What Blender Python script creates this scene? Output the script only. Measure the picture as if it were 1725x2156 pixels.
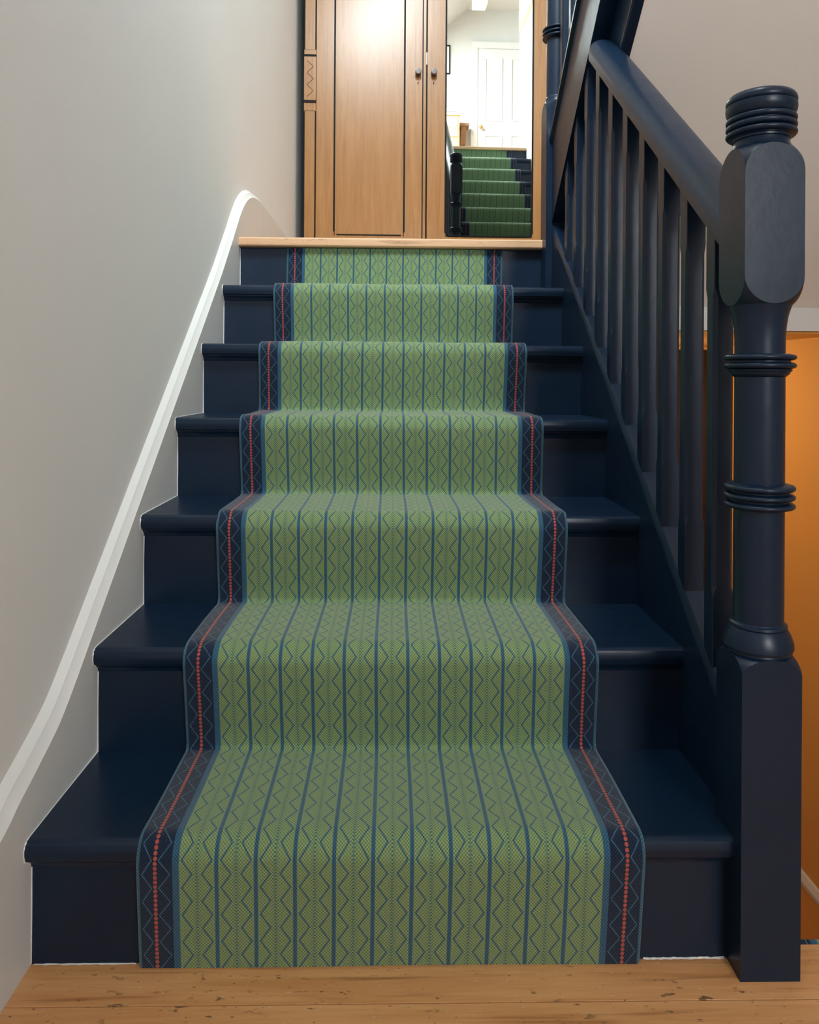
import bpy, bmesh, math, random
from mathutils import Vector, Matrix
random.seed(7)
for o in list(bpy.data.objects): bpy.data.objects.remove(o, do_unlink=True)
scene = bpy.context.scene
COL = scene.collection

# ------------------------------------------------------------------ camera (level, shifted lens)
FPX, PY = 1597.54, 798.69
CAM = Vector((.5021, -1.0714, .8211))
YAW, ROLL = -.0207, .0064
cam_d = bpy.data.cameras.new('camera'); cam = bpy.data.objects.new('camera', cam_d); COL.objects.link(cam)
right = Vector((math.cos(YAW), math.sin(YAW), 0)); fwd = Vector((-math.sin(YAW), math.cos(YAW), 0)); up = Vector((0, 0, 1))
r2 = right*math.cos(ROLL)+up*math.sin(ROLL); u2 = up*math.cos(ROLL)-right*math.sin(ROLL)
M = Matrix((r2, u2, -fwd)).transposed().to_4x4(); M.translation = CAM
cam.matrix_world = M
cam_d.sensor_fit = 'HORIZONTAL'; cam_d.sensor_width = 36; cam_d.lens = 36*FPX/1725
cam_d.shift_y = (PY-1078)/1725; cam_d.clip_start = .02
scene.camera = cam

# ------------------------------------------------------------------ world, daylight, exposure
w = bpy.data.worlds.new('world'); scene.world = w; w.use_nodes = True
w.node_tree.nodes['Background'].inputs[0].default_value = (.75, .85, 1, 1)
w.node_tree.nodes['Background'].inputs[1].default_value = .3
vs = scene.view_settings
vs.view_transform = 'Standard'; vs.look = 'None'; vs.gamma = 1; vs.use_curve_mapping = False; vs.exposure = 0.42

SLOPE = .82; ROOF_Z0 = 4.36                                     # roof slope over the stair: z = ROOF_Z0 + SLOPE*x
SKY_X = (.12, .95); SKY_Y = (-2.2, -.5)                       # roof window opening
HALL_FILL = (1.25, 2.0, 1.25, 2.65)                               # added opening for the fill light behind the camera x0,x1,z0,z1
Y_BACK = -3.3
YE = -.45                                                       # unseen edge of the upper floor, placed to shade the lower steps

def area(name, loc, direction, sx, sy, energy, color):
    d = bpy.data.lights.new(name, 'AREA'); d.shape = 'RECTANGLE'; d.size = sx; d.size_y = sy
    d.energy = energy; d.color = color
    o = bpy.data.objects.new(name, d); COL.objects.link(o); o.location = loc
    o.rotation_euler = Vector(direction).to_track_quat('-Z', 'Y').to_euler()
    return o
_cx = sum(SKY_X)/2; _n = Vector((SLOPE, 0, -1)).normalized()
_l = (SKY_X[1]-SKY_X[0])*math.sqrt(1+SLOPE**2)
sky_l = area('roof_window_daylight', (_cx-.05*_n.x, sum(SKY_Y)/2, ROOF_Z0+SLOPE*_cx-.05*_n.z), _n, 1, 1, 430, (.86, .97, 1))
# orient the rectangle: local x along world y
zax = -_n; xax = Vector((0, 1, 0)); yax = zax.cross(xax)
mm = Matrix((xax, yax, zax)).transposed().to_4x4(); mm.translation = sky_l.location; sky_l.matrix_world = mm
sky_l.data.size = SKY_Y[1]-SKY_Y[0]; sky_l.data.size_y = _l
area('hall_fill_light', ((HALL_FILL[0]+HALL_FILL[1])/2, Y_BACK-.06, (HALL_FILL[2]+HALL_FILL[3])/2), (0, 1, 0),
     HALL_FILL[1]-HALL_FILL[0], HALL_FILL[3]-HALL_FILL[2], 60, (.98, .98, .98))  # invented source: frontal fill for the soffit and fascia

# ------------------------------------------------------------------ dimensions
G, N, R = .2346, .0232, .1824                                    # going, nosing, rise
K = R/G
LZ = 7*R                                                        # half landing level
UZ = LZ+11*R                                                    # upper floor level
Y2 = 1.3635                                                     # first riser of the upper flight
XR = 2.052                                                      # right wall of the stairwell

# ------------------------------------------------------------------ node helper
class S:
    def __init__(s, nt, sock): s.nt, s.s = nt, sock
    def _m(s, op, *a, clamp=False):
        n = s.nt.nodes.new('ShaderNodeMath'); n.operation = op; n.use_clamp = clamp
        for i, v in enumerate((s,)+a):
            if isinstance(v, S): s.nt.links.new(v.s, n.inputs[i])
            else: n.inputs[i].default_value = v
        return S(s.nt, n.outputs[0])
    def __add__(s, o): return s._m('ADD', o)
    __radd__ = __add__
    def __mul__(s, o): return s._m('MULTIPLY', o)
    __rmul__ = __mul__
    def __sub__(s, o): return s._m('SUBTRACT', o)
    def __rsub__(s, o): return (s*-1)+o
    def __truediv__(s, o): return s._m('DIVIDE', o)
    def abs(s): return s._m('ABSOLUTE')
    def fract(s): return s._m('FRACT')
    def sin(s): return s._m('SINE')
    def min(s, o): return s._m('MINIMUM', o)
    def max(s, o): return s._m('MAXIMUM', o)
    def lt(s, o): return s._m('LESS_THAN', o)
    def gt(s, o): return s._m('GREATER_THAN', o)
    def ramp(s, a, b):                                          # 0 below a, 1 above b
        n = s.nt.nodes.new('ShaderNodeMapRange'); n.interpolation_type = 'SMOOTHSTEP'
        s.nt.links.new(s.s, n.inputs['Value'])
        n.inputs['From Min'].default_value = a; n.inputs['From Max'].default_value = b
        return S(s.nt, n.outputs[0])
def new_mat(name, rough=.5, spec=.5):
    m = bpy.data.materials.new(name); m.use_nodes = True
    b = m.node_tree.nodes['Principled BSDF']; b.inputs['Roughness'].default_value = rough
    b.inputs['Specular IOR Level'].default_value = spec
    return m, m.node_tree, b
def mixc(nt, f, a, b):
    n = nt.nodes.new('ShaderNodeMix'); n.data_type = 'RGBA'
    for sock, v in ((n.inputs[0], f), (n.inputs[6], a), (n.inputs[7], b)):
        if isinstance(v, S): nt.links.new(v.s, sock)
        elif isinstance(v, (int, float)): sock.default_value = v
        elif isinstance(v, tuple): sock.default_value = (*v, 1)
        else: nt.links.new(v, sock)
    return n.outputs[2]
def coords(nt, scale=(1, 1, 1), kind='Object', rand=0):
    t = nt.nodes.new('ShaderNodeTexCoord'); mp = nt.nodes.new('ShaderNodeMapping')
    mp.inputs['Scale'].default_value = scale
    nt.links.new(t.outputs[kind], mp.inputs[0])
    if rand:
        oi = nt.nodes.new('ShaderNodeObjectInfo'); v = nt.nodes.new('ShaderNodeVectorMath'); v.operation = 'SCALE'
        v.inputs[0].default_value = (7.3, 5.1, 3.7); nt.links.new(oi.outputs['Random'], v.inputs['Scale'])
        nt.links.new(v.outputs[0], mp.inputs['Location'])
    return mp.outputs[0]
def noise(nt, vec, scale, detail=3, rough=.55, dist=0):
    n = nt.nodes.new('ShaderNodeTexNoise'); n.inputs['Scale'].default_value = scale
    n.inputs['Detail'].default_value = detail; n.inputs['Roughness'].default_value = rough; n.inputs['Distortion'].default_value = dist
    nt.links.new(vec, n.inputs['Vector']); return S(nt, n.outputs[0])
def bump(nt, b, h, strength, dist):
    n = nt.nodes.new('ShaderNodeBump'); n.inputs['Strength'].default_value = strength; n.inputs['Distance'].default_value = dist
    nt.links.new(h.s, n.inputs['Height']); nt.links.new(n.outputs[0], b.inputs['Normal'])
def plain(name, c, rough=.5, metal=0, spec=.5):
    m, nt, b = new_mat(name, rough, spec); b.inputs['Metallic'].default_value = metal
    v = coords(nt); nz = noise(nt, v, 18)
    nt.links.new(mixc(nt, nz, tuple(x*.93 for x in c), tuple(min(1, x*1.05) for x in c)), b.inputs['Base Color'])
    return m
def paint(name, c, rough, bs=.15, var=.06, scale=60, dist=.002):
    m, nt, b = new_mat(name, rough); v = coords(nt)
    nz = noise(nt, v, 3, 4)
    nt.links.new(mixc(nt, nz, tuple(x*(1-var) for x in c), tuple(min(1, x*(1+var)) for x in c)), b.inputs['Base Color'])
    h = noise(nt, v, scale, 3); bump(nt, b, h, bs, dist)
    return m
def navy_paint():
    m, nt, b = new_mat('navy_gloss_paint', .34, .33); v = coords(nt)
    nz = noise(nt, v, 6, 4)
    nt.links.new(mixc(nt, nz, (.0024, .0112, .0290), (.0038, .0155, .0375)), b.inputs['Base Color'])
    rr = noise(nt, v, 25, 3)*.14+.27; nt.links.new(rr.s, b.inputs['Roughness'])
    h = noise(nt, v, 45, 4)+noise(nt, v, 320, 2)*.12; bump(nt, b, h, .18, .0018)
    return m
def pine(name, axis, light, mid, dark, specks=1.0, rough=.42, relief=.25, spec=.5):
    m, nt, b = new_mat(name, rough, spec)
    sc = [22, 22, 22]; sc[axis] = 1.5
    v = coords(nt, tuple(sc), rand=1)
    g1 = noise(nt, v, 1.6, 6, .6, .6); g2 = noise(nt, v, 7, 4, .6, .3)
    c = mixc(nt, (g1*.7+g2*.3).ramp(.34, .66), mid, light)
    sc2 = [60, 60, 60]; sc2[axis] = 3.0
    streak = noise(nt, coords(nt, tuple(sc2), rand=1), 1.1, 3, .5, .4).ramp(.56, .72)
    c = mixc(nt, streak*(.55 if specks else .4), c, dark)
    if specks:
        sc3 = [90, 90, 90]; sc3[axis] = 40
        sp = noise(nt, coords(nt, tuple(sc3), rand=1), 1.0, 2, .65).ramp(.61, .69)
        big = noise(nt, coords(nt, (9, 14, 9), rand=1), 1.6, 2).ramp(.40, .58)
        c = mixc(nt, sp*big*(.8*specks), c, (.055, .028, .014))
        sc4 = [260, 260, 260]; sc4[axis] = 130
        pin = noise(nt, coords(nt, tuple(sc4), rand=1), 1.0, 1, .5).ramp(.735, .775)
        c = mixc(nt, pin*(.8*specks), c, (.045, .024, .014))
        crack = noise(nt, coords(nt, (2.2, 130, 60) if axis == 0 else (60, 130, 2.2), rand=1), 1.0, 3, .6, .5).ramp(.70, .76)
        c = mixc(nt, crack*(.6*specks), c, (.09, .035, .013))
        wh = noise(nt, coords(nt, (90, 140, 90), rand=1), 1.3, 1, .5).ramp(.735, .76)
        c = mixc(nt, wh*(.35*specks), c, (.62, .58, .50))
    nt.links.new(c, b.inputs['Base Color'])
    bump(nt, b, g2+streak*-.6, relief, .0015)
    return m

RW, RB = .703, .057; RC = (RW-2*RB)/11
def runner_material():
    m, nt, b = new_mat('woven_runner', .93, .15)
    uvn = nt.nodes.new('ShaderNodeUVMap'); sep = nt.nodes.new('ShaderNodeSeparateXYZ'); nt.links.new(uvn.outputs[0], sep.inputs[0])
    u, v = S(nt, sep.outputs[0]), S(nt, sep.outputs[1])
    um = u.min(RW-u)
    tri = ((v/.0412).fract()-.5).abs()*2                         # 0..1 zigzag along the length
    # weave: offset blobs
    wv = ((u*(2*math.pi/.0046)).sin()*(v*(2*math.pi/.0050)).sin())
    wf = (wv+noise(nt, uvn.outputs[0], 700, 1)*.5-.25).ramp(-.55, .45)
    tone = noise(nt, uvn.outputs[0], 9, 3)
    # field
    fc = ((u-RB)/RC).fract(); d = (fc-.5).abs()
    line = (d-(tri*.255+.13)).abs()
    lm = 1-line.ramp(.016, .036)
    stripe = d.ramp(.435, .462)
    dots = (1-d.ramp(.03, .05))*(v/.0048).fract().lt(.5)
    dots2 = (1-(d-.075).abs().ramp(.018, .034))*((v/.0048)+.5).fract().lt(.45)*.35
    green = mixc(nt, wf, (.070, .145, .105), (.265, .335, .105))
    green = mixc(nt, tone*.25, green, (.19, .27, .13))
    blue = mixc(nt, wf, (.016, .060, .105), (.036, .115, .185))
    teal = mixc(nt, wf, (.022, .080, .110), (.060, .150, .160))
    f = mixc(nt, (dots+dots2).min(1)*.8, green, teal)
    f = mixc(nt, lm*.92, f, blue)
    f = mixc(nt, stripe, f, blue)
    # border
    t = um/RB
    navy = mixc(nt, wf, (.0045, .0095, .024), (.010, .022, .052))
    z1 = 1-(t-(tri*.23+.16)).abs().ramp(.010, .026)
    z2 = 1-(t-(.83-tri*.27)).abs().ramp(.010, .026)
    steel = mixc(nt, wf, (.026, .085, .125), (.060, .165, .22))
    e = mixc(nt, z1.max(z2)*.75, navy, steel)
    a = (t-.475)/.048; bq = ((v/.0068).fract()-.5)/.44
    red = 1-(a*a+bq*bq).ramp(.75, 1.15)
    e = mixc(nt, red, e, (.36, .072, .050))
    e = mixc(nt, t.lt(.105), e, mixc(nt, wf, (.014, .055, .085), (.042, .135, .19)))
    e = mixc(nt, t.gt(.885), e, blue)
    c = mixc(nt, um.lt(RB), f, e)
    nt.links.new(c, b.inputs['Base Color'])
    b.inputs['Sheen Weight'].default_value = .25; b.inputs['Sheen Roughness'].default_value = .5
    bump(nt, b, wv*.5+red*um.lt(RB)*.6, .55, .0011)
    return m

MAT = {}
MAT['navy'] = navy_paint()
MAT['wall'] = paint('warm_grey_wall_paint', (.74, .742, .730), .8, .10, .03, 130, .0015)
MAT['white'] = paint('white_satin_paint', (.68, .685, .67), .42, .10, .03, 40)
MAT['brightwall'] = paint('white_wall_paint', (.60, .59, .57), .75, .08, .02, 120)
MAT['soffit'] = paint('grey_plaster', (.86, .835, .80), .85, .10, .03, 120)
MAT['orange'] = paint('orange_wall_paint', (.80, .43, .115), .7, .06, .04, 60)
MAT['pine'] = pine('waxed_pine', 0, (.64, .335, .140), (.52, .240, .086), (.24, .085, .026))
MAT['pine_clean'] = pine('pale_pine', 0, (.62, .375, .215), (.52, .30, .160), (.30, .15, .065), .35, .5)
MAT['veneer'] = pine('maple_veneer', 2, (.345, .170, .058), (.285, .133, .043), (.20, .086, .026), 0, .25, .04, .38)
MAT['chest'] = pine('light_pine', 0, (.76, .50, .26), (.66, .40, .18), (.5, .28, .12), 0, .5)
MAT['black'] = plain('black_inlay', (.005, .004, .0035), .5, 0, .12)
MAT['ebonised'] = plain('ebonised_wood', (.020, .017, .016), .45)  # even dark wood for subfloor, carcass and mirror backing
MAT['steel'] = plain('dull_steel', (.30, .30, .30), .4, 1)
MAT['incised'] = plain('incised_brown', (.05, .022, .010), .6, 0, .2)
MAT['brownknob'] = plain('dark_turned_wood', (.060, .026, .014), .3)
MAT['darkdoor'] = plain('dark_brown_door', (.012, .006, .004), .35)
MAT['brass'] = plain('brass', (.70, .46, .16), .3, 1)
MAT['bluebook'] = plain('blue_grey_card', (.16, .22, .30), .6)
MAT['brown'] = plain('mid_brown_wood', (.30, .17, .09), .5)
MAT['paper'] = plain('pale_print', (.72, .74, .72), .5)
MAT['runner'] = runner_material()
m, nt, b = new_mat('mirror_glass', .012); b.inputs['Metallic'].default_value = 1; b.inputs['Base Color'].default_value = (.44, .47, .46, 1)
MAT['mirror'] = m
m, nt, b = new_mat('window_glass', 0); b.inputs['Transmission Weight'].default_value = 1; b.inputs['IOR'].default_value = 1.01
MAT['glass'] = m
m, nt, b = new_mat('lamp_globe', .4); b.inputs['Base Color'].default_value = (1, .8, .5, 1)
b.inputs['Emission Color'].default_value = (1, .74, .42, 1); b.inputs['Emission Strength'].default_value = 60
MAT['globe'] = m

# ------------------------------------------------------------------ mesh helpers
def weighted(o):                                                # keep flat faces flat beside small roundings
    m_ = o.modifiers.new('weighted_normals', 'WEIGHTED_NORMAL'); m_.keep_sharp = True; m_.weight = 80
def obj(name, verts, faces, mat, parent=None, smooth=None, uv=None):
    me = bpy.data.meshes.new(name); me.from_pydata([tuple(v) for v in verts], [], faces)
    bm = bmesh.new(); bm.from_mesh(me); bmesh.ops.recalc_face_normals(bm, faces=bm.faces); bm.to_mesh(me); bm.free()
    if uv:
        l = me.uv_layers.new(name='UVMap')
        for lp in me.loops: l.data[lp.index].uv = uv[lp.vertex_index]
    if smooth is not None:
        for p in me.polygons: p.use_smooth = True
        me.set_sharp_from_angle(angle=math.radians(smooth))
    me.materials.append(MAT[mat])
    o = bpy.data.objects.new(name, me); COL.objects.link(o)
    if smooth is not None and not uv: weighted(o)
    if parent: o.parent = parent
    return o
def merge(parts):
    V, F = [], []
    for v, f in parts:
        k = len(V); V += list(v); F += [tuple(i+k for i in q) for q in f]
    return V, F
def box(x0, x1, y0, y1, z0, z1):
    V = [(x, y, z) for x in (x0, x1) for y in (y0, y1) for z in (z0, z1)]
    return V, [(0, 1, 3, 2), (4, 6, 7, 5), (0, 4, 5, 1), (2, 3, 7, 6), (0, 2, 6, 4), (1, 5, 7, 3)]
def prism(outline, a0, a1, axis='x'):                           # outline in the two other axes
    n = len(outline); V = []
    for a in (a0, a1):
        for p, q in outline:
            V.append({'x': (a, p, q), 'y': (p, a, q), 'z': (p, q, a)}[axis])
    F = [tuple(range(n)), tuple(range(2*n-1, n-1, -1))]+[(i, (i+1) % n, n+(i+1) % n, n+i) for i in range(n)]
    return V, F
def bbox(name, x0, x1, y0, y1, z0, z1, mat, parent=None, bev=0, seg=2):
    o = obj(name, *box(x0, x1, y0, y1, z0, z1), mat, parent)
    if bev: bevel(o, bev, seg)
    return o
def bevel(o, w, seg=2, ang=40):
    bm = bmesh.new(); bm.from_mesh(o.data)
    ed = [e for e in bm.edges if len(e.link_faces) == 2 and e.calc_face_angle() > math.radians(ang)]
    bmesh.ops.bevel(bm, geom=ed, offset=w, segments=seg, affect='EDGES', profile=.5, clamp_overlap=True)
    bm.to_mesh(o.data); bm.free()
    for p in o.data.polygons: p.use_smooth = True
    o.data.set_sharp_from_angle(angle=math.radians(50)); weighted(o)
def sweep(profile, path, closed=True):
    """profile (x,h) rings placed at path points (y,z): vertical section"""
    V, F = [], []; n = len(profile)
    for (y, z) in path: V += [(x, y, z+h) for x, h in profile]
    for i in range(len(path)-1):
        for j in range(n if closed else n-1):
            a, b_ = i*n+j, i*n+(j+1) % n; F.append((a, b_, b_+n, a+n))
    if closed: F += [tuple(range(n)), tuple(range(len(V)-1, len(V)-n-1, -1))]
    return V, F
def lathe(rows, cx=0, cy=0, n=48, a=None):
    """rows (z, radius); with a: section is the circle cut to a square of half side a"""
    V, F = [], []
    for z, rad in rows:
        for i in range(n):
            t = 2*math.pi*i/n; rr = rad
            if a: rr = min(rad, a/max(abs(math.cos(t)), abs(math.sin(t))))
            V.append((cx+rr*math.cos(t), cy+rr*math.sin(t), z))
    for i in range(len(rows)-1):
        for j in range(n):
            F.append((i*n+j, i*n+(j+1) % n, (i+1)*n+(j+1) % n, (i+1)*n+j))
    F += [tuple(range(n)), tuple(range(len(V)-n, len(V)))]
    return V, F
def lerp_rows(pts, step):
    out = []
    for (z0, r0), (z1, r1) in zip(pts, pts[1:]):
        k = max(1, int(abs(z1-z0)/step+.5))
        out += [(z0+(z1-z0)*i/k, r0+(r1-r0)*i/k) for i in range(k)]
    return out+[pts[-1]]
def catmull(pts, k=8):
    out = []
    P = [pts[0]]+list(pts)+[pts[-1]]
    for i in range(1, len(P)-2):
        for j in range(k):
            t = j/k
            out.append(tuple(.5*((2*P[i][c])+(-P[i-1][c]+P[i+1][c])*t+(2*P[i-1][c]-5*P[i][c]+4*P[i+1][c]-P[i+2][c])*t*t+(-P[i-1][c]+3*P[i][c]-3*P[i+1][c]+P[i+2][c])*t**3) for c in (0, 1)))
    return out+[pts[-1]]
def bead(z, h, r0, rr, k=6):                                     # semicircular bead rows centred at z
    return [(z-h+2*h*i/k, r0+(rr-r0)*math.sqrt(max(0, 1-(2*i/k-1)**2))) for i in range(k+1)]
def empty(name, loc=(0, 0, 0), rz=0):
    o = bpy.data.objects.new(name, None); COL.objects.link(o); o.location = loc; o.rotation_euler = (0, 0, rz); o.empty_display_size = .1
    return o
def tag(o, label, cat, group=None):
    o['label'] = label; o['category'] = cat
    if group: o['group'] = group
    return o
def struct(o): o['kind'] = 'structure'; return o

# ================================================================== THE SETTING
# hall floor: pine boards running across
floor = struct(empty('floor'))
XF0, XF1 = -.026, XR
y1 = -.073
o = obj('plank', *prism([(XF0, y1+.0007), (XF1, y1+.0007), (XF1, .024), (1.066, .024), (1.066, .012), (XF0, .012)], -.022, 0, 'z'), 'pine', floor)
bevel(o, .0005, 1)
while y1 > Y_BACK:
    wdt = random.choice((.138, .146, .152)); y0 = max(Y_BACK, y1-wdt)
    bbox('plank', XF0, XF1, y0+.0007, y1-.0007, -.022, -.0002*random.random(), 'pine', floor, .0005, 1); y1 = y0
bbox('subfloor', XF0, XF1, Y_BACK, -.0, -.24, -.024, 'ebonised', floor)

# left wall (stair side), front wall behind the camera with the added fill window, right wall
struct(obj('wall_left', *box(-.14, -.026, Y_BACK, 3.62, -2.6, 5.0), 'wall'))
hx0, hx1, hz0, hz1 = HALL_FILL
struct(obj('wall_front', *merge([box(-.026, hx0, Y_BACK-.12, Y_BACK, -.24, 3.08), box(hx1, XR, Y_BACK-.12, Y_BACK, -.24, 3.08),
       box(hx0, hx1, Y_BACK-.12, Y_BACK, -.24, hz0), box(hx0, hx1, Y_BACK-.12, Y_BACK, hz1, 3.08)]), 'wall'))
wn = struct(empty('fill_window_1'))  # unseen window, added to house the fill light
def frame_parts(x0, x1, z0, z1, t, ya, yb): return merge([box(x0, x0+t, ya, yb, z0, z1), box(x1-t, x1, ya, yb, z0, z1), box(x0+t, x1-t, ya, yb, z0, z0+t), box(x0+t, x1-t, ya, yb, z1-t, z1)])
obj('window_frame', *frame_parts(hx0, hx1, hz0, hz1, .05, Y_BACK-.05, Y_BACK), 'white', wn)
obj('glazing_bar', *box((hx0+hx1)/2-.012, (hx0+hx1)/2+.012, Y_BACK-.04, Y_BACK-.01, hz0+.05, hz1-.05), 'white', wn)
struct(obj('wall_right', *merge([box(XR, XR+.1, Y_BACK-.12, 0, -.3, 3.08), box(XR, XR+.1, 0, 1.46, .99, 3.08), box(XR, XR+.1, 1.46, 3.62, .99, 5.9),
       box(XR, XR+.1, -1.35, 1.46, 3.08, 5.9)]), 'brightwall'))
struct(obj('wall_back', *box(-.026, XR, 3.62, 3.72, .9, 5.9), 'wall'))
# ceiling of the hall under the upper floor
struct(obj('ceiling', *merge([box(-.026, .985, Y_BACK, YE, 3.08, 3.12), box(.985, XR, Y_BACK, -1.03, 3.08, 3.12)]), 'brightwall'))

# skirting that follows the stair on the left wall, with its moulded top
pit = lambda y: R+(y+N)*K                                       # pitch line over the nosings
crv = catmull([(-1.2, .150), (-.5, .152), (-.25, .168), (-.0826, .223), (-.0383, .2435), (.0145, .2645), (.0875, .2975), (.15, pit(.15)+.024)], 8)
crv += [(.15+i*.1, pit(.15+i*.1)+.024+.0006*i) for i in range(1, 10)]
crv += catmull([(1.15, pit(1.15)+.031), (1.30, pit(1.30)+.044), (1.42, 1.361), (1.52, 1.424), (1.62, 1.4595), (1.72, 1.475), (1.787, 1.480)], 8)
def skirting(name, top, floor_line, z_bot=None):
    sec = [(0, 0), (-.004, .004), (-.0105, .0125), (-.0125, .0165), (-.026, .026)]
    V, F = [], []; m_ = len(sec)+2
    for (y, z) in top:
        fl = floor_line(y)
        V += [(0, y, fl)]+[(x, y, z+h) for x, h in sec]+[(-.026, y, fl)]
    for i in range(len(top)-1):
        for j in range(m_): F.append((i*m_+j, i*m_+(j+1) % m_, (i+1)*m_+(j+1) % m_, (i+1)*m_+j))
    F += [tuple(range(m_)), tuple(range(len(V)-m_, len(V)))]
    return struct(obj(name, V, F, 'white', None, 28))
base_l = skirting('baseboard_left', [(Y_BACK, .150), (-2, .150)]+crv, lambda y: 0 if y < .12 else max(0, pit(y)-.36) if y < 1.5 else LZ-.05)
skirting('baseboard_left', [(1.7885, 1.480), (2.3, 1.479), (3.62, 1.478)], lambda y: LZ)

def paint_bead():
    P = [(0, .001)]
    for k in range(1, 7):
        yr = (k-1)*G; zt = k*R; yn = yr-N
        P += [(yr, zt-.10), (yr, zt-.046), (yr-.0135, zt-.031), (yn+.003, zt-.0285), (yn, zt-.020), (yn, zt-.010), (yn+.004, zt-.0025), (yn+.013, zt), (yr+.10, zt), (yr+G, zt)]
    P += [(6*G, 7*R-.032)]
    rng = random.Random(3); V, F = [], []
    for i, (y, z) in enumerate(P):
        a, c = P[max(0, i-1)], P[min(len(P)-1, i+1)]; ty, tz = c[0]-a[0], c[1]-a[1]; L = math.hypot(ty, tz); ny, nz = -tz/L, ty/L
        w_ = .0008+.0012*rng.random()
        V += [(0, y-ny*.002, z-nz*.002), (0, y+ny*.0009, z+nz*.0009), (w_, y+ny*.0005, z+nz*.0005), (w_, y-ny*.002, z-nz*.002)]
    for i in range(len(P)-1):
        for j in range(4): F.append((i*4+j, i*4+(j+1) % 4, i*4+4+(j+1) % 4, i*4+4+j))
    F += [(0, 1, 2, 3), tuple(range(len(V)-4, len(V)))]
    return V, F
obj('paint_bead', *paint_bead(), 'white', base_l)

# half landing
land = struct(empty('floor'))
obj('landing_slab', *merge([box(-.026, 1.09, 1.43, 3.62, LZ-.21, LZ-.024), box(1.09, XR, 1.47, 3.62, LZ-.21, LZ-.024)]), 'soffit', land)
o = obj('nosing_board', *prism([(1.379, LZ-.023), (1.379, LZ-.006), (1.3808, LZ-.002), (1.385, LZ), (1.46, LZ), (1.46, LZ-.030), (1.388, LZ-.030), (1.3825, LZ-.0285)], 0, .984), 'pine_clean', land, 60)
yy = 1.4605
while yy < 3.6:
    y0 = min(3.62, yy+.15); bbox('plank', 0, XR, yy+.001, y0-.001, LZ-.024, LZ, 'pine', land, .001, 1); yy = y0
bbox('plank', 1.064, XR, 1.405, 1.459, LZ-.024, LZ, 'pine', land, .001, 1)
struct(obj('trim_1', *box(1.07, XR, 1.452, 1.47, .992, 1.086), 'white'))

# lower hall under the landing: orange walls, dark door, lower landing
struct(obj('wall_right', *box(XR, XR+.1, 0, 2.52, -2.6, .99), 'orange'))
struct(obj('ceiling', *box(-.026, XR, 1.4705, 2.52, .985, .992), 'orange'))
DY = 2.52
struct(obj('wall_back', *merge([box(-.026, 1.15, DY, DY+.1, -1.3, .99), box(1.15, XR+.1, DY, DY+.1, .972, .99)]), 'orange'))
d3 = struct(empty('door_1'))
obj('door_leaf', *box(1.155, XR-.004, DY+.01, DY+.05, -LZ, .970), 'darkdoor', d3)
for (px0, px1, pz0, pz1) in ((1.25, 1.56, .05, .76), (1.64, 1.95, .05, .76), (1.25, 1.56, -1.1, -.1), (1.64, 1.95, -1.1, -.1)):
    o = obj('panel_moulding', *frame_parts(px0, px1, pz0, pz1, .022, DY-.004, DY+.012), 'darkdoor', d3)
kn = obj('door_knob', *lathe([(0, .008), (.02, .008), (.024, .02), (.034, .026), (.046, .02), (.05, .006)], n=16), 'brass', d3)
kn.location = (1.93, DY+.01, -.02+.30); kn.rotation_euler = (math.pi/2, 0, 0)
struct(obj('floor', *box(-.026, XR, 1.43, DY, -LZ-.2, -LZ), 'pine'))
br_ = struct(obj('baseboard_right', *box(XR-.016, XR, 1.42, DY, -LZ, -LZ+.225), 'orange'))
obj('top_moulding', *prism([(XR-.020, -LZ+.225), (XR, -LZ+.225), (XR, -LZ+.262), (XR-.008, -LZ+.258), (XR-.020, -LZ+.240)], 1.42, DY, 'y'), 'white', br_)

# upper floor above the hall, its walls, roof slope with roof window, door
XU = 3.1; YU = -3.05
struct(obj('floor', *merge([box(-.026, .985, YU, YE, UZ-.16, UZ-.001), box(.985, XU, YU, -1.03, UZ-.16, UZ-.001)]), 'pine_clean'))
struct(obj('trim_2', *box(-.026, .985, YE, YE+.018, 3.08, UZ), 'white'))
struct(obj('wall_front', *box(-.026, XU, YU-.1, YU, UZ-.16, 6.0), 'brightwall'))
struct(obj('wall_right', *merge([box(XU, XU+.1, YU-.1, -1.35, UZ-.16, 6.0), box(XR+.1, XU+.1, -1.36, -1.26, UZ-.16, 6.0)]), 'brightwall'))
XT = 1.70; ZT = ROOF_Z0+SLOPE*XT
zr = lambda x: ROOF_Z0+SLOPE*x
def slab(x0, x1, y0, y1, t=.08):
    V = [(x, y, zr(x)+dz) for x in (x0, x1) for y in (y0, y1) for dz in (0, t)]
    return V, [(0, 1, 3, 2), (4, 6, 7, 5), (0, 4, 5, 1), (2, 3, 7, 6), (0, 2, 6, 4), (1, 5, 7, 3)]
struct(obj('ceiling', *merge([slab(-.14, XT, YU-.1, SKY_Y[0]), slab(-.14, XT, SKY_Y[1], 3.72), slab(-.14, SKY_X[0], SKY_Y[0], SKY_Y[1]), slab(SKY_X[1], XT, SKY_Y[0], SKY_Y[1]),
       box(XT, XU+.1, YU-.1, 3.72, ZT, ZT+.08)]), 'brightwall'))
wn = struct(empty('window_2'))
def bar(x0, x1, y0, y1, dz0, dz1):
    V = [(x, y, zr(x)+dz) for x in (x0, x1) for y in (y0, y1) for dz in (dz0, dz1)]
    return V, [(0, 1, 3, 2), (4, 6, 7, 5), (0, 4, 5, 1), (2, 3, 7, 6), (0, 2, 6, 4), (1, 5, 7, 3)]
a0, a1 = SKY_X; b0, b1 = SKY_Y
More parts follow.
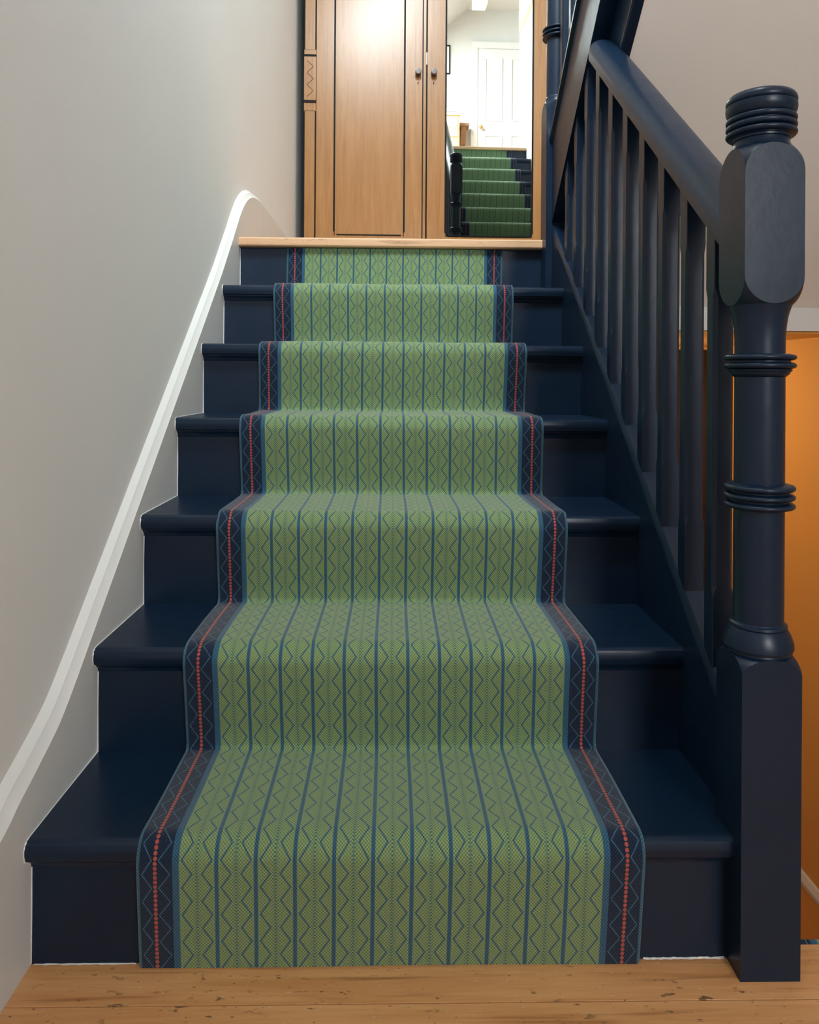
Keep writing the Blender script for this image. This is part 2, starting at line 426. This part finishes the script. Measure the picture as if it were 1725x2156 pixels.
obj('window_frame', *merge([bar(a0, a0+.03, b0, b1, -.012, .03), bar(a1-.03, a1, b0, b1, -.012, .03), bar(a0+.03, a1-.03, b0, b0+.04, -.012, .03), bar(a0+.03, a1-.03, b1-.04, b1, -.012, .03)]), 'white', wn)
struct(obj('trim_3', *box(1.62, 1.78, -2.1, -1.9, 5.28, ZT), 'brightwall'))          # boxed beam stub under the ceiling
d2 = struct(empty('door_2', (0, YU, UZ)))
obj('door_leaf', *box(1.83, 2.60, .0, .035, .005, 1.94), 'brightwall', d2)
for (px0, px1, pz0, pz1) in ((1.92, 2.16, .98, 1.82), (2.27, 2.51, .98, 1.82), (1.92, 2.16, .2, .8), (2.27, 2.51, .2, .8)):
    obj('panel_moulding', *frame_parts(px0, px1, pz0, pz1, .02, .033, .048), 'brightwall', d2)
obj('door_frame', *merge([box(1.74, 1.828, 0, .05, 0, 2.03), box(2.602, 2.69, 0, .05, 0, 2.03), box(1.828, 2.602, 0, .05, 1.943, 2.03)]), 'brightwall', d2)
kn = obj('door_knob', *lathe([(0, .008), (.03, .008), (.034, .022), (.046, .028), (.06, .022), (.064, .004)], n=16), 'brass', d2)
kn.location = (1.875, .035, .885); kn.rotation_euler = (-math.pi/2, 0, 0)

# ================================================================== STAIRS
A = .0415; NX, NY = 1.0225, -.0025                              # newel half side and axis
def square_lathe(rows, a, m=9, p=6):
    """rows (z, radius, square?): turned section cut to a square of half side a, edges exact"""
    V, F = [], []
    for z, rad, sq in rows:
        phi = 0 if (not sq or rad <= a) else min(math.pi/4, math.acos(min(1, a/rad)))
        for q in range(4):
            base = q*math.pi/2
            half = a*math.tan(phi)
            ring = []
            for i in range(p):                                   # flat
                tt = -half+2*half*i/p
                if phi > 0: ring.append((a, tt))
                else: ring.append((rad, 0))
            for i in range(m):                                   # turned corner
                t = phi+(math.pi/2-2*phi)*i/m
                rr = rad if rad < a*math.sqrt(2) or not sq else a*math.sqrt(2)
                ring.append((rr*math.cos(t), rr*math.sin(t)))
            for x, y in ring: V.append((x*math.cos(base)-y*math.sin(base), x*math.sin(base)+y*math.cos(base), z))
    n = 4*(m+p)
    for i in range(len(rows)-1):
        for j in range(n): F.append((i*n+j, i*n+(j+1) % n, (i+1)*n+(j+1) % n, (i+1)*n+j))
    F += [tuple(range(n)), tuple(range(len(V)-n, len(V)))]
    return V, F
def arch_rows(z_corner, z_apex, k=14):                           # turned shoulder whose cut with the flats is an arch
    h = z_apex-z_corner; out = []
    for i in range(k+1):
        t = math.sin(i/k*math.pi/2)
        x = A*math.sqrt(max(0, 1-t*t)); out.append((z_corner+h*t, math.sqrt(A*A+x*x), True))
    return out
def make_newel(parent, drop=0, collar=True):
    big = .08
    rows = [(-drop, big, True), (.30, big, True)]
    if collar:
        rows += arch_rows(.4160, .4395)+[(.4400, .0410, True), (.4435, .0400, True)]
        rows += [(z, r_, False) for z, r_ in [(.4445, .0455), (.448, .0470), (.456, .0462), (.466, .0425), (.473, .0385), (.4745, .0370), (.4765, .0385), (.4795, .0378), (.481, .0345), (.4825, .0336)]]
    else:
        rows += arch_rows(.392, .4330)+[(z, r_, False) for z, r_ in [(.4360, .0392), (.4390, .0378), (.4440, .0366), (.4500, .0362), (.4540, .0340), (.4560, .0336)]]
    rows += [(z, r_, False) for z, r_ in [(.60, .0336), (.75, .0334), (.868, .0333), (.880, .0334), (.892, .0339), (.902, .0349), (.911, .0363), (.918, .0380), (.9225, .0395)]]
    rows += [(z, r_, True) for z, r_, _ in [(2*.9685-(zz)+0, rr, 0) for zz, rr, _ in arch_rows(.9685, 1.0085)][::-1]]
    rows += [(1.04, big, True)]+arch_rows(1.1085, 1.1495)+[(z, r_, False) for z, r_ in [(1.1525, .0392), (1.157, .0376), (1.161, .0366), (1.166, .036)]]
    V, F = square_lathe(rows, A)
    p = obj('newel_post', V, F, 'navy', parent)
    bm = bmesh.new(); bm.from_mesh(p.data); bmesh.ops.remove_doubles(bm, verts=bm.verts, dist=1e-6); bmesh.ops.dissolve_degenerate(bm, edges=bm.edges, dist=1e-6)
    bmesh.ops.recalc_face_normals(bm, faces=bm.faces); bm.to_mesh(p.data); bm.free()
    for f in p.data.polygons: f.use_smooth = True
    p.data.set_sharp_from_angle(angle=math.radians(20)); weighted(p)
    p.location = (NX, NY, 0)
    c1 = [(.8275, .0335), (.830, .0365), (.8325, .0392), (.8345, .0395), (.8355, .0415), (.8380, .0425)]+bead(.8435, .0050, .040, .0476)+bead(.8552, .0048, .040, .0478)+[(.8605, .0333)]
    obj('collar', *lathe(c1, n=64), 'navy', p, 40)
    c2 = [(.6405, .0335)]+bead(.6465, .0052, .038, .0474)+bead(.6590, .0052, .038, .0474)+bead(.6715, .0054, .038, .0476)+[(.678, .0335)]
    obj('collar', *lathe(c2, n=64), 'navy', p, 40)
    c3 = [(1.1605, .034), (1.1625, .0385), (1.1650, .0385), (1.1662, .040)]+bead(1.1715, .0050, .040, .0472)+bead(1.1815, .0048, .042, .0470)+bead(1.1912, .0046, .042, .0470)
    c3 += [(1.1962, .0430), (1.1990, .0450), (1.203, .0468), (1.208, .0474), (1.2118, .0470), (1.2132, .0452), (1.2146, .0468)]
    c3 += [(1.2165+.011*math.sin(t*math.pi/2/6), .0375+.0098*math.cos(t*math.pi/2/6)) for t in range(0, 7)]+[(1.2295, .03), (1.231, .015), (1.2315, .002)]
    obj('cap', *lathe(c3, n=64), 'navy', p, 40)
    return p
def baluster(parent, y, z0, z1, s=.0165, c=.0062, zfoot=.10, ztop=.11):
    """square stick with stopped chamfers; foot and head cut to the rake"""
    rings = []
    def sec(ch): return [(s, -s+ch), (s, s-ch), (s-ch, s), (-s+ch, s), (-s, s-ch), (-s, -s+ch), (-s+ch, -s), (s-ch, -s)]
    e = .0009
    zz = [(z0, e, True), (z0+zfoot, e, False), (z0+zfoot+.016, c, False), (z1-ztop-.016, c, False), (z1-ztop, e, False), (z1, e, True)]
    V, F = [], []
    for i, (z, ch, rake) in enumerate(zz):
        for px, py in sec(ch): V.append((NX+px, y+py, z+(py*K if rake and i == 0 else py*head_slope[0] if rake else 0)))
    for i in range(len(zz)-1):
        for j in range(8): F.append((i*8+j, i*8+(j+1) % 8, (i+1)*8+(j+1) % 8, (i+1)*8+j))
    F += [tuple(range(8)), tuple(range(40, 48))]
    return obj('baluster', V, F, 'navy', parent)
head_slope = [K]
def runner_path(n, first_z=0):
    """outer surface of the carpet, floor to top riser"""
    P = [(-.009, .0)]
    T = .008
    for k in range(1, n):
        yn, zn = (k-1)*G-N, k*R
        # waterfall: straight from the last crease to the nosing, then round it
        for i in range(0, 10):
            t = i/9*math.pi/2; P.append((yn-T+.034*(1-math.cos(t)), zn-.026+(T+.026)*math.sin(t)))
        P.append((yn+.06, zn+T)); P.append((k*G-.05, zn+T*.95)); P.append((k*G-.016, zn+T*.9)); P.append((k*G-.0105, zn+T*.9+.002)); P.append((k*G-.0085, zn+.016))
    P.append(((n-1)*G-.0085, n*R-.0315))
    # resample long spans
    Q = [P[0]]
    for p, q in zip(P, P[1:]):
        L = math.hypot(q[0]-p[0], q[1]-p[1]); k = max(1, int(L/.03))
        Q += [(p[0]+(q[0]-p[0])*i/k, p[1]+(q[1]-p[1])*i/k) for i in range(1, k+1)]
    return Q
def runner_mesh(path, x0, ua, ub, T=.0075):
    """solid strip of the carpet between ua and ub across its width; edges rounded at 0 and RW"""
    us = sorted(set([ua, ub]+[u for u in (0, .001, .0025, .0055, .06, .2, .35, .5, .64, RW-.0055, RW-.0025, RW-.001, RW) if ua <= u <= ub]))
    s = [0]
    for p, q in zip(path, path[1:]): s.append(s[-1]+math.hypot(q[0]-p[0], q[1]-p[1]))
    V, F, UV = [], [], []; m_ = len(us)
    def wob(si): return .0022*math.sin(si*2.3+1.0)+.0012*math.sin(si*7.1)
    for lay in (0, 1):
        for i, (y, z) in enumerate(path):
            a, c = path[max(0, i-1)], path[min(len(path)-1, i+1)]
            ty, tz = c[0]-a[0], c[1]-a[1]; L = math.hypot(ty, tz); ny, nz = -tz/L, ty/L
            for u_ in us:
                e = min(u_, RW-u_); f = 0 if e >= .0055 else (1-math.sqrt(max(0, 1-(1-e/.0055)**2)))
                off = -T*.85*f if lay == 0 else -T*.97
                puff = .0010*math.sin(u_*11+i*.7)*(1 if lay == 0 else 0)
                V.append((x0+u_+wob(s[i]), y+ny*(off+puff), z+nz*(off+puff))); UV.append((u_, s[i]))
    n = len(path)*m_
    for i in range(len(path)-1):
        for j in range(m_-1):
            q = (i*m_+j, i*m_+j+1, (i+1)*m_+j+1, (i+1)*m_+j); F.append(q); F.append(tuple(k+n for k in q[::-1]))
        for j in (0, m_-1): F.append((i*m_+j, (i+1)*m_+j, n+(i+1)*m_+j, n+i*m_+j))
    for i in (0, len(path)-1):
        for j in range(m_-1): F.append((i*m_+j, i*m_+j+1, n+i*m_+j+1, n+i*m_+j))
    return V, F, UV
def make_runner(n, x0, label, loc=(0, 0, 0), rz=0, group=None):
    path = runner_path(n)
    t = empty('stair_runner', loc, rz); tag(t, label, 'carpet')
    V, F, UV = runner_mesh(path, x0, .006, RW-.006); obj('woven_carpet', V, F, 'runner', t, 60, UV)
    V, F, UV = runner_mesh(path, x0, 0, .006); obj('edge_binding', V, F, 'runner', t, 60, UV)
    V, F, UV = runner_mesh(path, x0, RW-.006, RW); obj('edge_binding', V, F, 'runner', t, 60, UV)
    return t
TT = .028                                                       # tread thickness
def make_flight(root, n, xl, string_end, string_low=-.187):
    for k in range(1, n+1):
        yr = (k-1)*G; z0 = (k-1)*R; z1 = k*R-TT if k < n else k*R-.030
        o = bbox('riser', xl, 1.0, yr, yr+.018, z0-(.0 if k == 1 else .0), z1, 'navy', root)
        if k == n: continue
        yn = yr-N; zt = k*R
        prof = [(yn+.0015, zt-.022), (yn, zt-.017), (yn, zt-.011), (yn+.0022, zt-.0042), (yn+.0075, zt-.0008), (yn+.014, zt), (yr+G, zt), (yr+G, zt-TT), (yn+.006, zt-TT), (yn+.0025, zt-TT+.0015)]
        obj('tread', *prism(prof, xl, 1.0), 'navy', root, 35)
        cove = [(yr, zt-TT), (yr-.0135, zt-TT), (yr-.0125, zt-TT-.004), (yr-.008, zt-TT-.007), (yr-.0045, zt-TT-.011), (yr-.0035, zt-TT-.0155), (yr, zt-TT-.017)]
        obj('cove_moulding', *prism(cove, xl, 1.0), 'navy', root, 35)
    # closed outer string with softened top
    prof = [(1.0, .061), (1.0015, .069), (1.006, .080), (1.008, .083), (1.037, .083), (1.043, .078), (1.045, .071), (1.045, string_low), (1.0, string_low)]
    ya, yb = NY+A, string_end
    obj('outer_string', *sweep(prof, [(ya, pit(ya)), (yb, pit(yb))]), 'navy', root, 30)
def handrail(root, y0, y1):
    hw = .0415
    prof = [(-hw+.0125, .7765), (hw-.0125, .7765), (hw-.0125, .7815), (hw-.006, .7835), (hw-.006, .7870), (hw-.001, .7900), (hw, .7960)]
    arc = [(hw*math.copysign(abs(math.cos(t))**.85, math.cos(t)), .800+.043*math.sin(t)**.75) for t in [math.pi*i/18 for i in range(1, 18)]]
    prof += arc+[(-hw, .7960), (-hw+.001, .7900), (-hw+.006, .7870), (-hw+.006, .7835), (-hw+.0125, .7815)]
    prof = [(NX+x, h) for x, h in prof]
    return obj('handrail', *sweep(prof, [(y0, pit(y0)), ((y0+y1)/2, pit((y0+y1)/2)), (y1, pit(y1))]), 'navy', root, 40)

# ---- main flight
f1 = empty('staircase'); tag(f1, 'navy painted flight of stairs rising from the pine floor to the wardrobe landing', 'staircase')
make_flight(f1, 7, 0, 1.325, -.262)
handrail(f1, NY+A-.003, .805)
make_newel(f1)
pit2 = lambda y: LZ+R+(Y2+N-y)*K                                # pitch line of the upper flight, in world y
for i in range(10):
    y = .1125+.0165+i*.1139
    z0 = pit(y)+.081
    zr_, zs = pit(y)+.7785, pit2(y)-.185
    if zr_ < zs: head_slope[0] = K; baluster(f1, y, z0, zr_)
    else:
        head_slope[0] = -K; baluster(f1, y, z0, zs, ztop=min(.11, max(.03, (zs-z0)*.28)), zfoot=min(.10, (zs-z0)*.3))
head_slope[0] = K
def soffit(root, xa, xb, y0, y1, off, name='soffit'):
    P = [(y0, pit(y0)-off), (y1, pit(y1)-off), (y1, pit(y1)-off+.02), (y0, pit(y0)-off+.02)]
    return obj(name, *prism(P, xa, xb), 'soffit', root)
soffit(f1, 0, .998, .42, 1.40, .335)  # unseen underside, added to block light from the lower hall
for xa, xb, h in ((.004, .146, .0010), (.862, .978, .0022)):
    V, F = [], []; rng = random.Random(int(xa*1000)); k = 24
    for i in range(k+1):
        x = xa+(xb-xa)*i/k; hh = h*(.35+.65*rng.random()); dd = .0008+.0022*rng.random()
        V += [(x, 0, 0), (x, -dd, 0), (x, 0, hh)]
    for i in range(k): F += [(3*i, 3*i+1, 3*i+4, 3*i+3), (3*i+1, 3*i+2, 3*i+5, 3*i+4), (3*i+2, 3*i, 3*i+3, 3*i+5)]
    F += [(0, 1, 2), (3*k, 3*k+1, 3*k+2)]
    obj('paint_residue', V, F, 'white', f1)
make_runner(7, .150, 'green and navy patterned runner on the navy stairs below the wardrobe')

# ---- upper flight, climbing back over the well (seen from below and in the mirror)
f2 = empty('staircase', (2.045, Y2, LZ), math.pi); tag(f2, 'upper navy flight rising from the landing newel, seen from below and in the mirror', 'staircase')
make_flight(f2, 11, -.005, 10*G+.03)
handrail(f2, NY+A-.003, 10*G+.02)
make_newel(f2, drop=.29, collar=False)
for i in range(19):
    y = .1125+.0165+i*.1139
    if y > 10*G-.02: break
    baluster(f2, y, pit(y)+.081, pit(y)+.7785)
soffit(f2, -.005, 1.0, -.087, 10*G, .338)
obj('string_batten', *sweep([(.976, -.342), (1.0, -.342), (1.0, -.16), (.976, -.16)], [(-.05, pit(-.05)), (10*G, pit(10*G))]), 'navy', f2)
obj('string_cap', *sweep([(1.0455, .066), (1.0545, .070), (1.0545, .083), (1.0455, .087)], [(NY+A, pit(NY+A)), (10*G, pit(10*G))]), 'navy', f2)
o = bbox('top_nosing_board', -.005, 1.0, 10*G-.026, 10*G+.06, 11*R-.030, 11*R, 'pine_clean', f2, .004)
make_runner(11, .150, 'upper runner with green field on the stairs shown in the mirror', (2.045, Y2, LZ), math.pi)

# ---- flight going down to the lower hall, only its top edge shows past the newel
f3 = empty('staircase', (2.045, 6*G, -LZ), math.pi); tag(f3, 'lower flight going down beside the newel post towards the orange hall', 'staircase')
for k in range(1, 8):
    yr = (k-1)*G
    bbox('riser', -.005, .979, yr, yr+.018, (k-1)*R, k*R-TT, 'navy', f3)
    if k < 7: bbox('tread', -.005, .979, yr-N, yr+G, k*R-TT, k*R, 'navy', f3, .004)
t = empty('stair_runner', (2.045, 6*G, -LZ), math.pi); tag(t, 'end of the lower runner at the floor edge right of the newel post', 'carpet')
path = runner_path(7)[:-1]+[(6*G-.0255, 7*R-.03), (6*G-.033, 7*R-.018), (6*G-.0325, 7*R-.004), (6*G-.031, 7*R+.0015)]
V, F, UV = runner_mesh(path, .272, 0, RW); obj('woven_carpet', V, F, 'runner', t, 60, UV)

# ================================================================== WARDROBE on the landing
WX, WY = .0174, 2.9603; YAWW = .02
W = empty('wardrobe', (WX, WY, LZ), YAWW); tag(W, 'art deco maple wardrobe with black inlay and a tall mirror door', 'wardrobe')
WW, WD, WH = 1.405, .50, 1.86
obj('carcass', *merge([box(0, .02, .022, WD, .02, WH), box(WW-.02, WW, .022, WD, .02, WH), box(.02, WW-.02, WD-.012, WD, .02, WH), box(.02, WW-.02, .022, WD-.012, .26, .28), box(.02, WW-.02, .022, WD-.012, WH-.02, WH)]), 'ebonised', W)
obj('plinth', *box(.0, WW, .004, .03, 0, .275), 'veneer', W)
obj('cornice', *merge([box(-.015, WW+.015, -.012, WD, WH, WH+.035)]), 'veneer', W)
obj('top_rail', *box(.0, WW, .002, .022, 1.80, WH), 'veneer', W)
def pilaster(x0, x1):
    p = obj('pilaster', *merge([box(x0+.004, x1-.003, -.004, .022, .285, .965), box(x0, x1, -.004, .022, .962, 1.008), box(x0, x1, -.010, .022, 1.0165, 1.2505), box(x0, x1, -.004, .022, 1.2575, 1.288), box(x0+.004, x1-.003, -.004, .022, 1.285, 1.80)]), 'veneer', W)
    for z in (1.0125, 1.254): obj('inlay_bar', *box(x0-.001, x1+.001, -.0105, .02, z-.0058, z+.0058), 'black', p)
    for (za, zb) in ((.285, .962), (1.288, 1.80)):
        obj('inlay_strip', *box(x1-.0055, x1+.0022, -.0048, .02, za, zb), 'black', p)
        obj('inlay_strip', *box(x0-.001, x0+.0045, -.0048, .02, za, zb), 'black', p)
    # incised zigzag
    zs = [1.2268, 1.195, 1.1635, 1.131, 1.099, 1.0675, 1.0355]; xa, xb = x0+.0155, x0+.0490
    V, F = [], []
    for i in range(6):
        ax, bx_ = (xa, xb) if i % 2 == 0 else (xb, xa)
        za, zb = zs[i], zs[i+1]; t_ = .0016; k = len(V)
        for (x, z) in ((ax, za+t_), (bx_, zb+t_), (bx_, zb-t_), (ax, za-t_)): V += [(x, -.0108, z), (x, -.0085, z)]
        F += [(k, k+2, k+4, k+6), (k+1, k+7, k+5, k+3), (k, k+1, k+3, k+2), (k+2, k+3, k+5, k+4), (k+4, k+5, k+7, k+6), (k+6, k+7, k+1, k)]
    obj('zigzag_inlay', V, F, 'incised', p)
    return p
pilaster(0, .0627); pilaster(1.342, 1.405)
def door_w(name, x0, x1, px0, px1, lab):
    zb, zt = .280, 1.798
    d = obj(name, *merge([box(x0, px0, -.008, .018, zb, zt), box(px1, x1, -.008, .018, zb, zt), box(px0, px1, -.008, .018, zb, .303), box(px0, px1, -.008, .018, 1.76, zt)]), 'veneer', W)
    # black inlay round the panel, broken at the corners
    for xx in (px0, px1): obj('inlay_strip', *box(xx-.0045, xx+.0045, -.0088, .010, .325, 1.74), 'black', d)
    obj('inlay_strip', *box(px0+.014, px1-.014, -.0088, .010, .3065, .3125), 'black', d)
    obj('inlay_strip', *box(px0+.014, px1-.014, -.0088, .010, 1.752, 1.758), 'black', d)
    return d
ld = door_w('panel_door', .0655, .6262, .1618, .5326, 'l')
o = obj('veneer_panel', *box(.1618+.004, .5326-.004, -.0055, .012, .303, 1.76), 'veneer', ld)
rd = door_w('mirror_door', .6545, 1.3405, .7530, 1.2200, 'r')
def chamf_rect(x0, x1, z0, z1, c): return [(x0+c, z0), (x1-c, z0), (x1, z0+c), (x1, z1-c), (x1-c, z1), (x0+c, z1), (x0, z1-c), (x0, z0+c)]
mo = obj('mirror', *prism(chamf_rect(.7560, 1.2170, .3125, 1.752, .012), -.0065, .004, 'y'), 'mirror', rd); mo['label'] = 'tall mirror glass reflecting the upper stairs'
obj('mirror_backing', *box(.753, 1.220, .004, .012, .303, 1.76), 'ebonised', rd)
obj('centre_strip', *box(.6325, .6460, -.0055, .014, .28, 1.798), 'veneer', W)
obj('door_gap', *merge([box(.6262, .6325, -.001, .014, .28, 1.798), box(.6460, .6545, -.001, .014, .28, 1.798)]), 'black', W)
for d, x, zk in ((ld, .6037, 1.1700), (rd, .6874, 1.1710)):
    kn = obj('knob', *lathe([(0, .0155), (.004, .0155), (.007, .0095), (.016, .0090), (.020, .0130), (.024, .0158), (.036, .0162), (.039, .0150), (.0395, .012)], n=24), 'brownknob', d, 40)
    kn.location = (x, -.008, zk); kn.rotation_euler = (math.pi/2, 0, 0); kn['label'] = 'small dark turned wooden knob'
    key = obj('keyhole', *merge([prism([(x+.0032*math.cos(i*math.pi/6), zk-.046+.0032*math.sin(i*math.pi/6)) for i in range(12)], -.0086, -.004, 'y'),
              prism([(x-.0016, zk-.046), (x+.0016, zk-.046), (x+.0024, zk-.057), (x-.0024, zk-.057)], -.0086, -.004, 'y')]), 'black', d)
obj('hinge', *box(.6475, .6520, -.0075, .012, 1.222, 1.285), 'steel', rd)

# ================================================================== things of the upper hall, seen only in the mirror
c = empty('chest_of_drawers', (.94, YU+.01, UZ)); tag(c, 'pale pine chest of drawers against the upstairs wall in the mirror', 'chest')
obj('body', *merge([box(0, .6, 0, .43, .05, .90), box(.02, .58, .02, .41, 0, .05)]), 'chest', c)
obj('top', *box(-.012, .612, 0, .45, .90, .94), 'chest', c)
for z0 in (.07, .35, .63):
    dr = obj('drawer', *box(.025, .575, .43, .442, z0, z0+.255), 'chest', c)
    for xk in (.17, .43):
        k = obj('knob', *lathe([(0, .008), (.012, .008), (.018, .018), (.026, .016), (.028, .004)], n=12), 'chest', dr); k.location = (xk, .442, z0+.13); k.rotation_euler = (-math.pi/2, 0, 0)
bk = empty('book', (1.235, YU+.225, UZ+.951)); tag(bk, 'flat blue grey book lying on the pine chest', 'book')
obj('cover', *merge([box(0, .29, 0, .22, 0, .004), box(0, .29, 0, .22, .046, .05), box(0, .004, 0, .22, .004, .046)]), 'bluebook', bk)
obj('pages', *box(.004, .284, .006, .214, .004, .046), 'paper', bk)
sh = empty('wall_shelf', (1.575, YU+.001, UZ)); tag(sh, 'small brown bracket shelf between the chest and the upstairs door', 'shelf')
obj('shelf_board', *box(0, .13, 0, .18, .86, .90), 'brown', sh)
br = [(0, .64), (.03, .66), (.06, .71), (.085, .78), (.14, .86), (0, .86)]
obj('bracket', *prism([(y, z) for y, z in br], .03, .10), 'brown', sh)
p1 = empty('picture_frame', (1.12, YU+.001, UZ)); tag(p1, 'black framed picture above the pine chest in the mirror', 'picture')
obj('frame', *frame_parts(0, .345, 1.595, 1.98, .016, 0, .02), 'black', p1)
obj('print', *box(.016, .329, 0, .012, 1.611, 1.964), 'paper', p1)
p2 = empty('picture_frame', (XR-.001, -1.27, UZ)); tag(p2, 'wood framed picture on the white stair wall in the mirror', 'picture')
def frame_x(y0, y1, z0, z1, t, xa, xb): return merge([box(xa, xb, y0, y0+t, z0, z1), box(xa, xb, y1-t, y1, z0, z1), box(xa, xb, y0+t, y1-t, z0, z0+t), box(xa, xb, y0+t, y1-t, z1-t, z1)])
obj('frame', *frame_x(0, .62, 1.38, 2.1, .03, -.024, 0), 'chest', p2)
obj('print', *box(-.014, -.002, .03, .59, 1.41, 2.07), 'paper', p2)

# warm pendant in the lower hall, hidden from here behind the string
pl = empty('pendant_lamp', (1.32, 2.12, .985)); tag(pl, 'warm globe pendant hanging in the orange lower hall', 'lamp')
obj('cord', *lathe([(-.11, .004), (0, .004)], n=8), 'black', pl)
obj('rose', *lathe([(-.012, .02), (0, .035)], n=20), 'brass', pl)
obj('globe', *lathe([(-.23+.06-.06*math.cos(i*math.pi/12), max(.002, .06*math.sin(i*math.pi/12))) for i in range(13)], n=24), 'globe', pl, 60)
